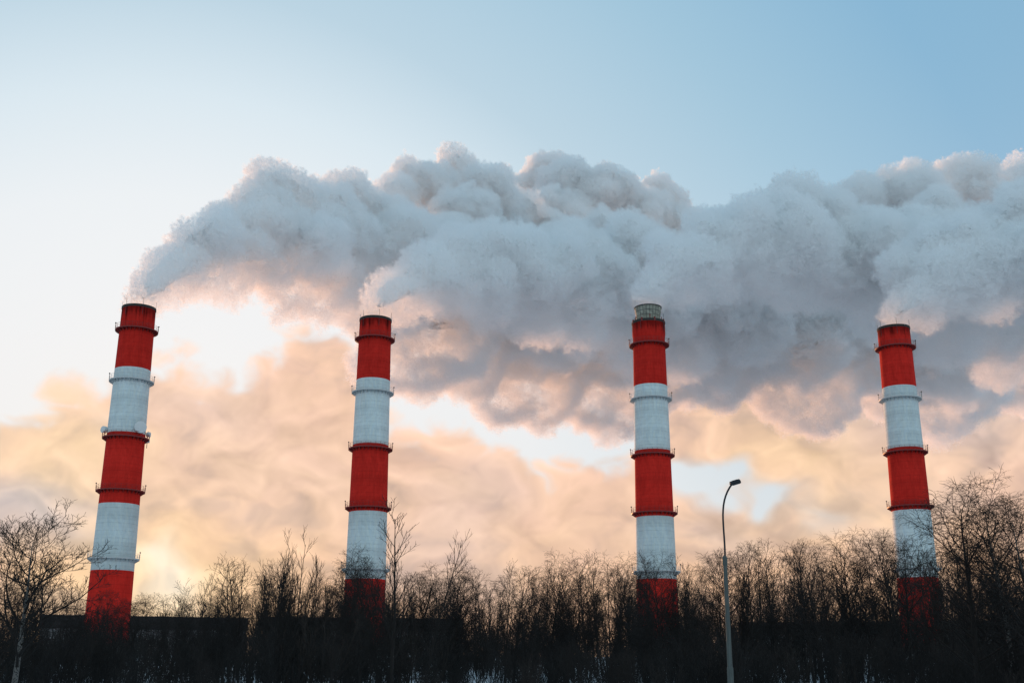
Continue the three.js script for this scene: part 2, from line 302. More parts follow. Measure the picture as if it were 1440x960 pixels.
// ---------- smoke plumes ----------
const puffNoise = createNoise3D(rng(404)), warpNoise = createNoise3D(rng(808));
// knots: [x, y, horizontal distance from the eye, radius], x, y and radius as seen in the photograph
function plume(knots, billows, label, seed, cell) {
  const R = rng(seed), world = ([x, y, d, r]) => { const p = at(x, y, d); return { p, r: r / F * p.distanceTo(EYE) }; }, pts = knots.map(world);
  const curve = new THREE.CatmullRomCurve3(pts.map((q) => q.p)), puffs = [];
  const spot = (t) => { const k = t * (pts.length - 1), i = Math.min(pts.length - 2, Math.floor(k)); return { p: curve.getPoint(t), r: lerp(pts[i].r, pts[i + 1].r, k - i) }; };
  let axisY = 0, axisR = 1;
  const add = (p, r) => puffs.push([p.x, p.y, p.z, r, axisY, axisR]);
  const ball = () => { const v = V(0, 0, 0); do v.set(R() * 2 - 1, R() * 2 - 1, R() * 2 - 1); while (v.lengthSq() > 1 || v.lengthSq() < 0.02); return v.normalize(); };
  const billow = (p, r, dir, n = 5) => { add(p, r); for (let j = 0; j < n; j++) { const d2 = ball().addScaledVector(dir, 0.8).normalize(), q = p.clone().addScaledVector(d2, r * 0.8), qr = r * (0.3 + 0.28 * R()); add(q, qr); if (r > 9) for (let i = 0; i < 2; i++) add(q.clone().addScaledVector(ball().addScaledVector(d2, 0.8).normalize(), qr * 0.85), qr * (0.35 + 0.2 * R())); } };
  for (let t = 0; t <= 1.0001;) {
    const { p, r } = spot(Math.min(t, 1));
    axisY = p.y; axisR = r;
    add(p, r * 0.6);
    if (r > 7) for (let k = 0; k < 4; k++) { const dir = ball(); billow(p.clone().addScaledVector(dir, r * (0.5 + 0.22 * R())), r * (0.28 + 0.26 * R() * R()), dir, 4); }
    else for (let k = 0; k < 5; k++) add(p.clone().addScaledVector(ball(), r * 0.5), r * 0.5);
    t += 0.36 * r / curve.getLength();
  }
  for (const q of billows) { const { p, r } = world(q); { let best = 1e9; for (let t = 0; t <= 1; t += 0.02) { const c = spot(t), w = (c.p.x - p.x) ** 2 + (c.p.z - p.z) ** 2; if (w < best) { best = w; axisY = c.p.y; axisR = c.r; } } } billow(p, r, V(0, 0.8, 0.5), 8); }
  // the puffs as one smooth field on a grid
  const lo = V(1e9, 1e9, 1e9), hi = V(-1e9, -1e9, -1e9);
  for (const [x, y, z, r] of puffs) { const m = r + 10; lo.min(V(x - m, y - m, z - m)); hi.max(V(x + m, y + m, z + m)); }
  const nx = Math.ceil((hi.x - lo.x) / cell) + 1, ny = Math.ceil((hi.y - lo.y) / cell) + 1, nz = Math.ceil((hi.z - lo.z) / cell) + 1, n = nx * ny * nz;
  const sum = new Float32Array(n), rad = new Float32Array(n), mid = new Float32Array(n), K = 1.2, REACH = 5;
  for (const [x, y, z, r, ay, ar] of puffs) {
    const m = r + REACH, x0 = Math.max(0, Math.ceil((x - m - lo.x) / cell)), x1 = Math.min(nx - 1, Math.floor((x + m - lo.x) / cell)), y0 = Math.max(0, Math.ceil((y - m - lo.y) / cell)), y1 = Math.min(ny - 1, Math.floor((y + m - lo.y) / cell)), z0 = Math.max(0, Math.ceil((z - m - lo.z) / cell)), z1 = Math.min(nz - 1, Math.floor((z + m - lo.z) / cell));
    for (let k = z0; k <= z1; k++) for (let j = y0; j <= y1; j++) {
      const dy = lo.y + j * cell - y, dz = lo.z + k * cell - z, dd = dy * dy + dz * dz; let o = (k * ny + j) * nx + x0;
      for (let i = x0; i <= x1; i++, o++) { const dx = lo.x + i * cell - x, d = Math.sqrt(dx * dx + dd) - r; if (d < REACH) { const w = Math.exp(-K * Math.max(d, -22)); sum[o] += w; rad[o] += w * r; mid[o] += w * (lo.y + j * cell - ay) / ar; } }
    }
  }
  const g = new Float32Array(n), fray = new Float32Array(n), low = new Float32Array(n), heart = new Float32Array(n).fill(7);
  for (let k = 0, o = 0; k < nz; k++) for (let j = 0; j < ny; j++) for (let i = 0; i < nx; i++, o++) {
    if (sum[o] === 0) { g[o] = 7; continue; }
    let d = -Math.log(sum[o]) / K;
    if (d > -26 && d < 14) {
      const x = lo.x + i * cell, y = lo.y + j * cell, z = lo.z + k * cell, s = clamp(rad[o] / sum[o] / 22, 0.14, 1);
      fray[o] = s;
      const wx = warpNoise(x / 26, y / 26, z / 26) * 5 * s, wy = warpNoise(x / 26 + 9, y / 26, z / 26) * 5 * s;
      const X = x + wx, Y = y + wy, Z = z - wx;
      low[o] = smoothstep(-mid[o] / sum[o], -0.05, 0.75);           // 0 above, 1 on the underside
      d -= s * (8 * (Math.abs(puffNoise(X / 38, Y / 38, Z / 38)) - 0.25) + 7.4 * (Math.abs(puffNoise(X / 18, Y / 18 + 5, Z / 18)) - 0.28));
      heart[o] = d + 0.4;
      d -= Math.min(1, s * 1.6) * (3.7 * (Math.abs(puffNoise(X / 8.5, Y / 8.5 + 2, Z / 8.5)) - 0.28) + 1.1 * (Math.abs(puffNoise(x / 4.6, y / 4.6, z / 4.6 + 3)) - 0.28));
    }
    g[o] = d;
  }
  // nested skins of rising density (surface nets)
  const solid = g.slice();
  // depth of every cell below the outer surface, counted in cells from the open air inwards
  const depth = new Uint8Array(n).fill(255);
  {
    const q = nx * ny; let front = [0]; depth[0] = 0;
    const near = (o, f) => { const i = o % nx, j = Math.floor(o / nx) % ny, k = Math.floor(o / q); if (i > 0) f(o - 1); if (i < nx - 1) f(o + 1); if (j > 0) f(o - nx); if (j < ny - 1) f(o + nx); if (k > 0) f(o - q); if (k < nz - 1) f(o + q); };
    const air = []; while (front.length) { const o = front.pop(); air.push(o); near(o, (p) => { if (depth[p] === 255 && solid[p] > 0.4) { depth[p] = 0; front.push(p); } }); }
    front = air;
    for (let step = 1; step <= DEEP + 4; step++) { const next = []; for (const o of front) near(o, (p) => { if (depth[p] === 255) { depth[p] = step; next.push(p); } }); front = next; }
  }
  let P = [], N = [], C = [], I = [];
  const cellVert = new Int32Array(n), pv = V(0, 0, 0);
  const grad = (x, y, z) => { const i = clamp(Math.round(x), 2, nx - 3), j = clamp(Math.round(y), 2, ny - 3), k = clamp(Math.round(z), 2, nz - 3), o = (k * ny + j) * nx + i, q = nx * ny; pv.set(g[o + 1] - g[o - 1] + solid[o + 2] - solid[o - 2], g[o + nx] - g[o - nx] + solid[o + 2 * nx] - solid[o - 2 * nx], g[o + q] - g[o - q] + solid[o + 2 * q] - solid[o - 2 * q]).normalize(); };
  const sx = 1, sy = nx, sz = nx * ny, corner = [0, sx, sy, sx + sy, sz, sx + sz, sy + sz, sx + sy + sz], edges = [[0, 1], [2, 3], [4, 5], [6, 7], [0, 2], [1, 3], [4, 6], [5, 7], [0, 4], [1, 5], [2, 6], [3, 7]];
  const skinsOf = (list, done) => { for (const [level, alpha] of list) {
    cellVert.fill(-1);
    for (let o = 0; o < n; o++) g[o] = low[o] > CORE_LOW ? 1 : DEEP + 0.3 + 3.5 * smoothstep(low[o], 0, CORE_LOW) - Math.min(depth[o], DEEP + 5);
    for (let k = 0; k < nz - 1; k++) for (let j = 0; j < ny - 1; j++) for (let i = 0; i < nx - 1; i++) {
      const o = (k * ny + j) * nx + i;
      let mask = 0;
      for (let c = 0; c < 8; c++) if (g[o + corner[c]] < level) mask |= 1 << c;
      if (mask === 0 || mask === 255) continue;
      let ax = 0, ay = 0, az = 0, cnt = 0;
      for (const [a, b] of edges) {
        if (((mask >> a) & 1) === ((mask >> b) & 1)) continue;
        const va = g[o + corner[a]], vb = g[o + corner[b]], t = (level - va) / (vb - va);
        ax += (a & 1) + t * ((b & 1) - (a & 1)); ay += ((a >> 1) & 1) + t * (((b >> 1) & 1) - ((a >> 1) & 1)); az += (a >> 2) + t * ((b >> 2) - (a >> 2)); cnt++;
      }
      const X = i + ax / cnt, Y = j + ay / cnt, Z = k + az / cnt;
      cellVert[o] = P.length / 3;
      const wx = lo.x + X * cell, wy = lo.y + Y * cell, wz = lo.z + Z * cell;
      P.push(wx, wy, wz);
      grad(X, Y, Z); N.push(pv.x, pv.y, pv.z);
      C.push(1, 1, 1, alpha);
      for (const [u, v, e] of [[sy, sz, sx], [sz, sx, sy], [sx, sy, sz]]) {   // quads round the edge that starts in this corner
        const s0 = g[o] < level, s1 = g[o + e] < level;
        if (s0 === s1 || o - u < 0 || o - v < 0 || o - u - v < 0) continue;
        const a = cellVert[o], b = cellVert[o - u], c = cellVert[o - u - v], d = cellVert[o - v];
        if (b < 0 || c < 0 || d < 0) continue;
        if (s0) I.push(a, b, c, a, c, d); else I.push(a, c, b, a, d, c);
      }
    }
  } return done(); };
  const skin = () => {
    const geo = new THREE.BufferGeometry();
    geo.setAttribute('position', new THREE.Float32BufferAttribute(P, 3)); geo.setAttribute('normal', new THREE.Float32BufferAttribute(N, 3)); geo.setAttribute('color', new THREE.Float32BufferAttribute(C, 4)); geo.setIndex(I);
    P = []; N = []; C = []; I = [];
    return geo;
  };
  const m = part('smoke_plume', skinsOf(SKINS, skin), M.smoke, scene);
  // round the dense heart: droplets of vapour, drawn as loose clusters of tiny flakes
  const spots = [[], []];
  for (let k = 1; k < nz - 1; k++) for (let j = 1; j < ny - 1; j++) for (let i = 1; i < nx - 1; i++) {
    const o = (k * ny + j) * nx + i, d = solid[o] + (0.3 + 1.8 * low[o]) * Math.min(1, 0.3 + fray[o]) * warpNoise((lo.x + i * cell) / 7, (lo.y + j * cell) / 7, (lo.z + k * cell) / 7);
    if (depth[o] > DEEP + (low[o] > 0.02 && low[o] < 0.5 ? 2 : 0) || d > 0.7 + 1.5 * low[o] || R() > smoothstep(-d, -0.7 - 1.5 * low[o], 0.5 + 1.5 * low[o])) continue;
    spots[R() < 1.15 * low[o] ? 1 : 0].push(lo.x + (i + 0.6 * (R() - 0.5)) * cell, lo.y + (j + 0.6 * (R() - 0.5)) * cell, lo.z + (k + 0.6 * (R() - 0.5)) * cell, lerp(0.6, 1, fray[o]));
  }
  spots.forEach((list, which) => {
    const count = list.length / 4, im = new THREE.InstancedMesh(which ? thin : thick, M.vapour, count), mt = new THREE.Matrix4(), qt = new THREE.Quaternion();
    for (let i = 0; i < count; i++) { const sc = list[i * 4 + 3] * (0.85 + 0.3 * R()); qt.set(R() - 0.5, R() - 0.5, R() - 0.5, R() - 0.5).normalize(); im.setMatrixAt(i, mt.compose(V(list[i * 4], list[i * 4 + 1], list[i * 4 + 2]), qt, V(sc, sc, sc))); }
    im.name = which ? 'thin_vapour' : 'dense_vapour'; im.userData.kind = 'stuff'; im.castShadow = im.receiveShadow = true; m.add(im);
    });
  tag(m, label, 'smoke plume', 'smoke plumes blowing from the chimneys', 'thing');
}
const SKINS = [[0, 1]], DEEP = 4, CORE_LOW = 0.22;
const cluster = (count, spread) => {
  const R = rng(99), p = [], ball = () => { const v = V(0, 0, 0); do v.set(R() * 2 - 1, R() * 2 - 1, R() * 2 - 1); while (v.lengthSq() > 1); return v; };
  for (let k = 0; k < count; k++) { const c = ball().multiplyScalar(spread * R() ** 0.5), a = ball().normalize(), b = V(0, 0, 0).crossVectors(a, ball().normalize()).normalize(), r = 0.09 + 0.075 * R(); for (let i = 0; i < 3; i++) { const t = i / 3 * 2 * Math.PI; p.push(c.x + r * (a.x * Math.cos(t) + b.x * Math.sin(t)), c.y + r * (a.y * Math.cos(t) + b.y * Math.sin(t)), c.z + r * (a.z * Math.cos(t) + b.z * Math.sin(t))); } }
  const g = new THREE.BufferGeometry(); g.setAttribute('position', new THREE.Float32BufferAttribute(p, 3)); return g;
};
const thick = cluster(140, 2.0), thin = cluster(72, 2.7);
const D = chimneys.map((c) => c.dist);
plume([[197, 423, D[0] + 1, 15], [212, 411, D[0] + 5, 22], [236, 392, D[0] + 11, 38], [278, 372, D[0] + 20, 56], [338, 352, D[0] + 34, 76], [405, 345, D[0] + 52, 95], [475, 356, D[0] + 80, 104], [555, 378, D[0] + 115, 118], [640, 405, D[0] + 160, 155], [740, 432, D[0] + 215, 165], [850, 462, D[0] + 275, 160], [960, 485, D[0] + 335, 140]],
  [[386, 268, D[0] + 48, 38], [352, 292, D[0] + 40, 30], [418, 285, D[0] + 55, 32], [490, 274, D[0] + 90, 32], [452, 290, D[0] + 70, 36], [520, 300, D[0] + 105, 34], [600, 272, D[0] + 190, 42], [645, 260, D[0] + 215, 38], [690, 284, D[0] + 200, 40], [560, 282, D[0] + 170, 32], [770, 270, D[0] + 330, 42], [800, 264, D[0] + 300, 36], [848, 272, D[0] + 300, 36], [730, 282, D[0] + 330, 32], [918, 285, D[0] + 380, 32], [945, 298, D[0] + 380, 28], [880, 300, D[0] + 330, 40], [450, 428, D[0] + 75, 28], [410, 412, D[0] + 60, 26], [700, 318, D[0] + 225, 52], [780, 322, D[0] + 290, 56], [860, 325, D[0] + 330, 54], [925, 335, D[0] + 370, 48], [660, 520, D[0] + 200, 44], [712, 560, D[0] + 230, 42], [768, 562, D[0] + 250, 42], [880, 568, D[0] + 300, 42], [830, 560, D[0] + 280, 44]],
  'smoke plume rising from the leftmost chimney and drifting right behind the other plumes', 21, 1.62);
plume([[529, 438, D[1] + 1, 15], [545, 425, D[1] + 5, 23], [572, 410, D[1] + 10, 42], [618, 398, D[1] + 20, 56], [678, 395, D[1] + 36, 70], [748, 402, D[1] + 60, 86], [840, 412, D[1] + 95, 100], [940, 430, D[1] + 140, 112], [1050, 455, D[1] + 190, 122], [1160, 475, D[1] + 245, 122], [1290, 492, D[1] + 310, 112], [1440, 500, D[1] + 380, 108]],
  [[650, 348, D[1] + 25, 30], [690, 345, D[1] + 36, 30], [600, 372, D[1] + 15, 28], [735, 352, D[1] + 55, 34], [800, 350, D[1] + 85, 38], [1020, 520, D[1] + 200, 50], [1110, 545, D[1] + 240, 48]],
  'smoke plume leaving the second chimney and rolling right behind the steel flue', 22, 1.62);
plume([[912, 420, D[2] + 1, 12], [919, 409, D[2] + 4, 18], [942, 390, D[2] + 10, 38], [988, 374, D[2] + 20, 56], [1050, 362, D[2] + 36, 74], [1130, 360, D[2] + 60, 92], [1230, 370, D[2] + 95, 105], [1340, 382, D[2] + 140, 122], [1460, 392, D[2] + 190, 135]],
  [[1125, 282, D[2] + 62, 34], [1090, 302, D[2] + 50, 32], [1160, 302, D[2] + 70, 30], [1020, 316, D[2] + 28, 24], [985, 322, D[2] + 20, 24], [930, 350, D[2] + 12, 26], [1210, 286, D[2] + 150, 34], [1285, 276, D[2] + 170, 40], [1350, 270, D[2] + 210, 42], [1378, 264, D[2] + 210, 32], [1425, 272, D[2] + 240, 38]],
  'smoke plume from the chimney with the steel flue, swelling towards the right edge', 23, 1.62);
plume([[1258, 449, D[3] + 1, 15], [1272, 436, D[3] + 5, 23], [1298, 416, D[3] + 10, 44], [1345, 395, D[3] + 20, 62], [1410, 372, D[3] + 36, 86], [1490, 355, D[3] + 60, 105], [1570, 352, D[3] + 90, 115]],
  [[1270, 378, D[3] + 15, 30], [1310, 345, D[3] + 20, 30]],
  'smoke plume from the rightmost chimney leaving over the right edge', 24, 1.62);

// ---------- industrial buildings ----------
function hall(x0, x1, yTop, yFascia, dist, label) {
  const a = at(x0, yTop, dist), b = at(x1, yTop, dist), w = Math.hypot(b.x - a.x, b.z - a.z), cx = (a.x + b.x) / 2, cz = (a.z + b.z) / 2, gy = groundY(cx, cz) - 0.3;
  const root = base('industrial_hall', cx, gy, cz, Math.atan2(-(b.z - a.z), b.x - a.x)), top = a.y - gy, fas = EYE.y + dist * slope(x0, yFascia) - gy, deep = 24;
  tag(root, label, 'building');
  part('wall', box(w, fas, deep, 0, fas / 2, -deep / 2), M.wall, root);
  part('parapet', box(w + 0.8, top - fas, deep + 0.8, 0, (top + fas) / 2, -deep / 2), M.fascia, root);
  part('roof_edge', box(w + 1.1, 0.3, deep + 1.1, 0, top + 0.152, -deep / 2), M.darkSteel, root);
  for (let k = 0, n = Math.floor(w / 6); k < n; k++) {
    const x = (k + 0.5) / n * w - w / 2, f = part('window', box(3.6, 3.4, 0.2, x, fas * 0.55, 0.103), M.whiteSteel, root);
    part('pane', mergeGeometries([box(1.5, 3.0, 0.1, x - 0.82, fas * 0.55, 0.2), box(1.5, 3.0, 0.1, x + 0.82, fas * 0.55, 0.2)]), M.pane, f);
  }
}
hall(58, 348, 865, 883, 440, 'low dark flat-roofed hall behind the leftmost chimney foot');
hall(370, 650, 868, 886, 450, 'long dark flat-roofed hall behind the second chimney foot');
hall(1040, 1460, 876, 893, 445, 'dark flat-roofed hall behind the trees at the rightmost chimney foot');

// ---------- street lamp ----------
{
  const D0 = 51, p = at(1028, 960, D0), gy = groundY(p.x, p.z), root = base('street_lamp', p.x, gy, p.z);
  tag(root, 'tall grey-green street lamp with curved arm and dark flat head', 'street lamp');
  const oct = (prof) => { const g = new THREE.LatheGeometry(prof.map(([r, h]) => new THREE.Vector2(r, h)), 16); return g; };
  const hy = (x, y) => EYE.y + D0 * slope(x, y) - gy;
  const joint = hy(1020, 782), sleeve = hy(1026, 938);
  part('pole', oct([[0.118, sleeve - 0.2], [0.115, sleeve + 0.2], [0.092, joint - 0.02], [0.06, joint + 0.02], [0.01, joint + 0.03]]), M.galvanised, root);
  part('sleeve', oct([[0.2, 0], [0.2, 0.04], [0.15, 0.06], [0.142, sleeve - 0.05], [0.13, sleeve], [0.11, sleeve + 0.02]]), M.galvanised, root);
  part('collar', oct([[0.09, joint - 0.4], [0.118, joint - 0.38], [0.118, joint - 0.05], [0.09, joint - 0.02]]), M.galvanised, root);
  const q = (x, y) => { const w = at(x, y, D0); return V(w.x - p.x, w.y - gy, 0); };
  const arm = [q(1020, 786), q(1019.3, 765), q(1017.6, 740), q(1017, 722), q(1018.5, 706), q(1022.5, 693), q(1028, 683), q(1031, 679)];
  arm[0].x = arm[1].x * 0.7;
  part('arm', tube(arm, 0.042, 8), M.lampBlack, root);
  const head = part('lamp_head', new RoundedBoxGeometry(0.47, 0.14, 0.32, 2, 0.025).translate(0.15, 0.02, 0), M.lampBlack, root);
  head.position.copy(q(1030.5, 679.5)); head.rotation.z = 0.3; head.rotation.x = 0.35;
  part('lens', new RoundedBoxGeometry(0.36, 0.03, 0.22, 2, 0.012).translate(0.17, -0.062, 0), M.lampGlass, head);
  part('cooling_fin', mergeGeometries([0, 1, 2, 3, 4].map((k) => box(0.26, 0.035, 0.015, 0.15, 0.095, -0.08 + 0.04 * k))), M.lampBlack, head);
  part('hinge', new THREE.CylinderGeometry(0.055, 0.055, 0.16, 10).rotateX(Math.PI / 2).translate(-0.06, 0.0, 0), M.lampBlack, head);
}

// ---------- bare trees ----------
class Wood {
  constructor() { this.p = []; this.n = []; this.uv = []; this.i = []; }
  limb(pts, radii, sides) {   // a tapering tube through the points
    const start = this.p.length / 3, t = V(0, 0, 0), u = V(0, 0, 0), w = V(0, 0, 0);
    let ref = V(0.31, 0.2, 0.93), run = 0;
    for (let k = 0; k < pts.length; k++) {
      t.copy(pts[Math.min(k + 1, pts.length - 1)]).sub(pts[Math.max(k - 1, 0)]).normalize();
      u.crossVectors(t, ref); if (u.lengthSq() < 1e-4) u.crossVectors(t, V(1, 0, 0)); u.normalize(); w.crossVectors(u, t); ref = w.clone();
      if (k) run += pts[k].distanceTo(pts[k - 1]);
      for (let s = 0; s < sides; s++) {
        const a = s / sides * 2 * Math.PI, c = Math.cos(a), d = Math.sin(a), nx = u.x * c + w.x * d, ny = u.y * c + w.y * d, nz = u.z * c + w.z * d;
        this.p.push(pts[k].x + nx * radii[k], pts[k].y + ny * radii[k], pts[k].z + nz * radii[k]); this.n.push(nx, ny, nz); this.uv.push(s / sides, run / 1.5);
      }
      if (k) for (let s = 0; s < sides; s++) { const a = start + (k - 1) * sides + s, b = start + (k - 1) * sides + (s + 1) % sides; this.i.push(a, a + sides, b, b, a + sides, b + sides); }
    }
  }
  geometry() {
    const g = new THREE.BufferGeometry();
    g.setAttribute('position', new THREE.Float32BufferAttribute(this.p, 3)); g.setAttribute('normal', new THREE.Float32BufferAttribute(this.n, 3)); g.setAttribute('uv', new THREE.Float32BufferAttribute(this.uv, 2)); g.setIndex(this.i);
    return g;
  }
}
// a tree of height 1 unit per metre; o gives its habit
function growTree(o, seed) {
  const R = rng(seed), wood = new Wood(), crown = new Wood();
  const sway = (d, k) => d.add(V((R() - 0.5) * k, (R() - 0.5) * k, (R() - 0.5) * k)).normalize();
  function run(p0, d0, len, r0, r1, segs, wobble, lift) {
    const pts = [p0.clone()], radii = [r0], d = d0.clone();
    for (let k = 1; k <= segs; k++) { sway(d, wobble); d.y += lift(k / segs) / segs; d.normalize(); pts.push(pts[k - 1].clone().addScaledVector(d, len / segs)); radii.push(lerp(r0, r1, k / segs)); }
    return { pts, radii };
  }
  const along = (b, t) => { const k = t * (b.pts.length - 1), i = Math.min(b.pts.length - 2, Math.floor(k)); return { p: b.pts[i].clone().lerp(b.pts[i + 1], k - i), d: b.pts[i + 1].clone().sub(b.pts[i]).normalize(), r: lerp(b.radii[i], b.radii[i + 1], k - i) }; };
  const off = (d, spread, turn) => { const u = V(0, 0, 0).crossVectors(d, Math.abs(d.y) > 0.9 ? V(1, 0, 0) : V(0, 1, 0)).normalize(), w = V(0, 0, 0).crossVectors(u, d); return d.clone().multiplyScalar(Math.cos(spread)).addScaledVector(u, Math.sin(spread) * Math.cos(turn)).addScaledVector(w, Math.sin(spread) * Math.sin(turn)); };
  function split(b, level) {
    const L = o.levels[level]; if (!L) return;
    let turn = R() * 6.3;
    const count = Math.round(L.count * (0.8 + 0.4 * R()) * (level ? clamp(b.len / o.levels[level - 1].len / o.height, 0.35, 1.3) : 1));
    for (let k = 0; k < count; k++) {
      const t = lerp(L.from, 1, (k + R() * 0.8) / count), s = along(b, Math.min(t, 0.995)); turn += 2.4 + R() * 0.7;
      const len = o.height * L.len * (level === 0 ? o.shape(t) : 1 - 0.55 * t) * (0.65 + 0.6 * R());
      const r0 = Math.max(o.fine * (level >= 2 ? 0.8 : 1), Math.min(s.r * 0.75, len * L.thick)), d = off(s.d, L.angle * (0.75 + 0.5 * R()), turn);
      const c = run(s.p, d, len, r0, o.fine * (level >= 2 ? 0.5 : 0.8), L.segs, L.wobble, L.lift); c.len = len;
      crown.limb(c.pts, c.radii, level === 0 ? 5 : 3);
      split(c, level + 1);
    }
  }
  for (let s = 0; s < (o.stems ?? 1); s++) {
    const d = V((R() - 0.5) * o.lean * (s ? 3 : 1), 1, (R() - 0.5) * o.lean * (s ? 3 : 1)).normalize(), h = o.height * (s ? 0.7 + 0.28 * R() : 1);
    const trunk = run(V(s ? (R() - 0.5) * o.footing : 0, -0.4, s ? (R() - 0.5) * o.footing : 0), d, h * 0.97, o.trunk * (s ? 0.75 : 1), o.fine, 12, o.bend, () => 0.25); trunk.len = h;
    trunk.radii[0] *= 1.25;
    wood.limb(trunk.pts, trunk.radii, 7);
    split(trunk, 0);
  }
  return { wood: wood.geometry(), crown: crown.geometry() };
}
const up = (k) => () => k, arch = (a, b) => (t) => lerp(a, b, t);
const HABIT = {
  birch: { height: 13, trunk: 0.17, fine: 0.0105, lean: 0.1, bend: 0.09, shape: (t) => 1.05 - 0.66 * t, levels: [
    { count: 32, from: 0.18, len: 0.40, thick: 0.017, angle: 0.75, segs: 7, wobble: 0.22, lift: arch(0.9, 0.0) }, { count: 13, from: 0.2, len: 0.15, thick: 0.014, angle: 0.7, segs: 4, wobble: 0.3, lift: arch(0.5, -0.4) },
    { count: 9, from: 0.15, len: 0.075, thick: 0.012, angle: 0.7, segs: 3, wobble: 0.3, lift: arch(-0.1, -0.8) }, { count: 4, from: 0.2, len: 0.038, thick: 0.01, angle: 0.6, segs: 2, wobble: 0.3, lift: up(-0.5) }] },
  oak: { height: 11, trunk: 0.17, fine: 0.014, lean: 0.05, bend: 0.09, shape: (t) => 1.1 - 0.7 * t, levels: [
    { count: 26, from: 0.22, len: 0.50, thick: 0.018, angle: 0.95, segs: 8, wobble: 0.34, lift: arch(0.9, 0.5) }, { count: 13, from: 0.2, len: 0.18, thick: 0.016, angle: 0.8, segs: 5, wobble: 0.42, lift: up(0.5) },
    { count: 11, from: 0.15, len: 0.075, thick: 0.014, angle: 0.8, segs: 3, wobble: 0.45, lift: up(0.4) }, { count: 4, from: 0.3, len: 0.034, thick: 0.012, angle: 0.7, segs: 2, wobble: 0.4, lift: up(0.3) }] },
  row: { height: 11, trunk: 0.12, fine: 0.013, lean: 0.14, bend: 0.10, stems: 2, footing: 1.4, shape: (t) => 1.0 - 0.66 * t, levels: [
    { count: 18, from: 0.2, len: 0.30, thick: 0.015, angle: 0.58, segs: 5, wobble: 0.24, lift: arch(0.9, 0.3) }, { count: 8, from: 0.2, len: 0.14, thick: 0.013, angle: 0.6, segs: 3, wobble: 0.32, lift: up(0.3) },
    { count: 6, from: 0.2, len: 0.075, thick: 0.012, angle: 0.6, segs: 2, wobble: 0.3, lift: up(0.1) }, { count: 2.6, from: 0.2, len: 0.042, thick: 0.01, angle: 0.6, segs: 1, wobble: 0.3, lift: up(-0.1) }] },
  shoots: { height: 10, trunk: 0.08, fine: 0.013, lean: 0.16, bend: 0.07, stems: 5, footing: 2.2, shape: (t) => 0.9 - 0.6 * t, levels: [
    { count: 13, from: 0.2, len: 0.26, thick: 0.013, angle: 0.42, segs: 4, wobble: 0.16, lift: up(0.8) }, { count: 7, from: 0.2, len: 0.12, thick: 0.012, angle: 0.45, segs: 3, wobble: 0.2, lift: up(0.5) }, { count: 5, from: 0.2, len: 0.065, thick: 0.012, angle: 0.45, segs: 2, wobble: 0.2, lift: up(0.3) }] },
  thin: { height: 13, trunk: 0.10, fine: 0.013, lean: 0.1, bend: 0.10, shape: (t) => 0.95 - 0.7 * t, levels: [
    { count: 22, from: 0.22, len: 0.36, thick: 0.014, angle: 0.6, segs: 6, wobble: 0.16, lift: up(0.8) }, { count: 8, from: 0.25, len: 0.11, thick: 0.012, angle: 0.5, segs: 4, wobble: 0.25, lift: up(0.4) }, { count: 5, from: 0.2, len: 0.05, thick: 0.012, angle: 0.5, segs: 2, wobble: 0.25, lift: up(0.2) }] },
};
const protos = {};
function treeShape(habit, seed) { return (protos[habit + seed] ??= growTree(HABIT[habit], seed)); }
function tree(name, habit, seed, px, topY, dist, label, opts = {}) {
  const shape = treeShape(habit, seed), w = at(px, topY, dist), gy = groundY(w.x, w.z), k = (w.y - gy) / HABIT[habit].height;
  const root = base(name, w.x, gy - 0.05, w.z, opts.turn ?? seed);
  root.scale.set(k * (opts.wide ?? 1), k, k * (opts.wide ?? 1));
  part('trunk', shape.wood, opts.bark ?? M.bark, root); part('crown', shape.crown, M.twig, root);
  return tag(root, label, 'tree', opts.group);
}
tree('bare_tree', 'oak', 31, 46, 736, 58, 'large spreading bare tree at the left edge, its twigs reaching the leftmost chimney', { turn: 2.2, wide: 1.3, bark: M.birch });
tree('birch_tree', 'birch', 32, 1346, 698, 62, 'big bare birch with drooping twigs in front of the rightmost chimney', { turn: 1, wide: 1.45 });
tree('birch_tree', 'birch', 33, 1440, 706, 60, 'bare birch with a pale trunk at the right edge', { turn: 2, wide: 1.35, bark: M.birch });
tree('birch_tree', 'birch', 34, 1396, 703, 68, 'bare birch between the two tall birches at the right', { turn: 0.3, wide: 1.4, bark: M.birch });
tree('bare_tree', 'thin', 35, 560, 714, 66, 'tall thin bare tree in front of the second chimney, standing above the treeline', { turn: 0.5, wide: 1.5 });
tree('bare_tree', 'thin', 36, 603, 748, 72, 'slender bare tree just right of the tallest thin tree at the second chimney', { turn: 1.5 });
tree('bare_tree', 'shoots', 37, 388, 752, 80, 'upright bare tree, left one of the taller pair left of the second chimney', { turn: 2.2 });
tree('bare_tree', 'shoots', 38, 424, 750, 82, 'upright bare tree, right one of the taller pair left of the second chimney', { turn: 0.2 });
tree('bare_tree', 'row', 41, 338, 792, 84, 'bushy bare tree halfway between the leftmost and second chimneys', { turn: 0.9 });
for (const [x, y, d, h, seed, what] of [[488, 806, 74, 'row', 50, 'twiggy bare tree on the left of the second chimney foot'], [512, 822, 70, 'birch', 33, 'dense bare birch right in front of the second chimney foot'], [536, 812, 76, 'row', 52, 'twiggy bare tree on the right of the second chimney foot'], [905, 815, 76, 'row', 51, 'twiggy bare tree on the left of the steel flue chimney foot'], [928, 795, 72, 'birch', 34, 'bare birch right in front of the steel flue chimney foot'], [946, 818, 74, 'row', 50, 'twiggy bare tree on the right of the steel flue chimney foot']])
  tree(h === 'birch' ? 'birch_tree' : 'bare_tree', h, seed, x, y, d, what, { turn: x, wide: 1.15 });
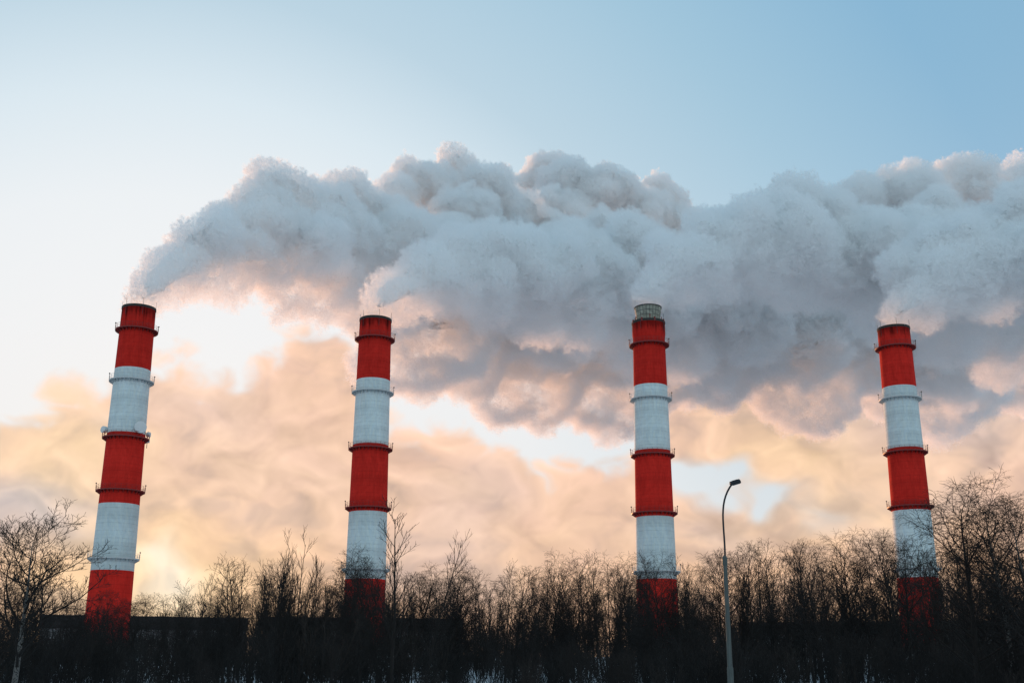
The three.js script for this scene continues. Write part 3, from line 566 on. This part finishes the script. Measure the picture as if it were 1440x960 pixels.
// the treeline
const skyline = [[-30, 828], [40, 832], [110, 836], [190, 838], [240, 832], [290, 808], [340, 800], [380, 785], [440, 790], [480, 800], [530, 790], [600, 795], [640, 808], [700, 802], [760, 797], [800, 790], [835, 802], [855, 786], [900, 800], [930, 790], [965, 797], [1000, 787], [1040, 780], [1085, 775], [1130, 770], [1180, 776], [1220, 772], [1260, 760], [1300, 770], [1360, 770], [1470, 780]];
const skyY = (x) => { for (let i = 0; i < skyline.length - 1; i++) if (x <= skyline[i + 1][0]) return lerp(skyline[i][1], skyline[i + 1][1], (x - skyline[i][0]) / (skyline[i + 1][0] - skyline[i][0])); return 780; };
const stretches = [[60, 'below the large tree at the left edge'], [125, 'against the foot of the leftmost chimney'], [215, 'just right of the leftmost chimney foot'], [300, 'over the roof of the left hall'], [362, 'at the gap between the two left halls'], [470, 'around the taller upright pair'], [545, 'against the foot of the second chimney'], [625, 'right of the tall thin tree'], [710, 'midway along the treeline'], [800, 'right of the middle of the treeline'], [885, 'left of the steel flue chimney foot'], [955, 'against the steel flue chimney foot'],
  [1015, 'just left of the street lamp'], [1085, 'just right of the street lamp'], [1170, 'halfway from street lamp to rightmost chimney'], [1250, 'just left of the rightmost chimney'], [1335, 'against the foot of the rightmost chimney'], [9999, 'below the big birches at the right edge']];
const HABIT_WORDS = { row: 'twiggy bare tree', shoots: 'many-stemmed bare tree', thin: 'slender bare tree', birch: 'fine-twigged bare birch' }, KINDS = ['row', 'row', 'row', 'shoots', 'shoots', 'thin', 'birch', 'birch'], SEEDS = [50, 51, 52, 53, 54, 35, 33, 34];
{
  const R = rng(606);
  const plant = (x, dist, y, low) => { const where = stretches.find(([e]) => x < e)[1], i = Math.floor(R() * (low ? 5 : 8)), habit = KINDS[i], what = (low ? 'low ' : '') + HABIT_WORDS[habit]; tree(habit === 'birch' ? 'birch_tree' : 'bare_tree', habit, SEEDS[i], x, Math.min(y, 866), dist, `${what} in the treeline ${where}`, { turn: R() * 6.28, wide: (0.85 + 0.55 * R()) * (habit === 'birch' ? 1.1 : 1), group: habit === 'birch' ? `${low ? 'low ' : ''}fine-twigged bare birches ${where}` : `${what}s ${where}` }); };
  for (let x = -30; x < 1475; x += 8 + R() * 7) plant(x, 78 + R() * 62, skyY(x) + (R() ** 1.3) * 44 - 8, false);
  for (let x = -20; x < 1475; x += 11 + R() * 9) plant(x, 120 + R() * 60, Math.max(skyY(x) + 12, 832) + R() * 24, true);
}
// thicket below the trees
{
  const R = rng(707), shapes = [71, 72, 73].map((s) => growTree({ height: 5, trunk: 0.035, fine: 0.013, lean: 0.22, bend: 0.08, stems: 8, footing: 2.4, shape: (t) => 0.9 - 0.5 * t, levels: [{ count: 8, from: 0.15, len: 0.36, thick: 0.012, angle: 0.5, segs: 3, wobble: 0.25, lift: up(0.6) }, { count: 6, from: 0.2, len: 0.16, thick: 0.012, angle: 0.55, segs: 2, wobble: 0.3, lift: up(0.2) }] }, s));
  const all = shapes.map((s) => mergeGeometries([s.wood, s.crown]));
  all.forEach((g, k) => {
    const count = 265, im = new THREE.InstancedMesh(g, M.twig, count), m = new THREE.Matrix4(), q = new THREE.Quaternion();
    for (let i = 0; i < count; i++) {
      const dist = 57 + 121 * R() ** 1.1, px = -60 + 1560 * R(), w = at(px, 900, dist), h = (0.22 + 0.5 * R() + 0.3 * R() ** 4) * (0.7 + dist / 200);
      m.compose(V(w.x, groundY(w.x, w.z), w.z), q.setFromAxisAngle(V(0, 1, 0), R() * 6.28), V(h * 1.2, h, h * 1.2)); im.setMatrixAt(i, m); im.setColorAt(i, new THREE.Color().setRGB(1, 1, 1).multiplyScalar(0.5 + 1.6 * R() ** 3));
    }
    im.name = numbered('undergrowth'); im.castShadow = im.receiveShadow = true;
    tag(im, 'dense dark leafless undergrowth filling the foot of the treeline', 'undergrowth', 'undergrowth below the trees', 'stuff');
    scene.add(im);
  });
}

renderer.render(scene, camera);
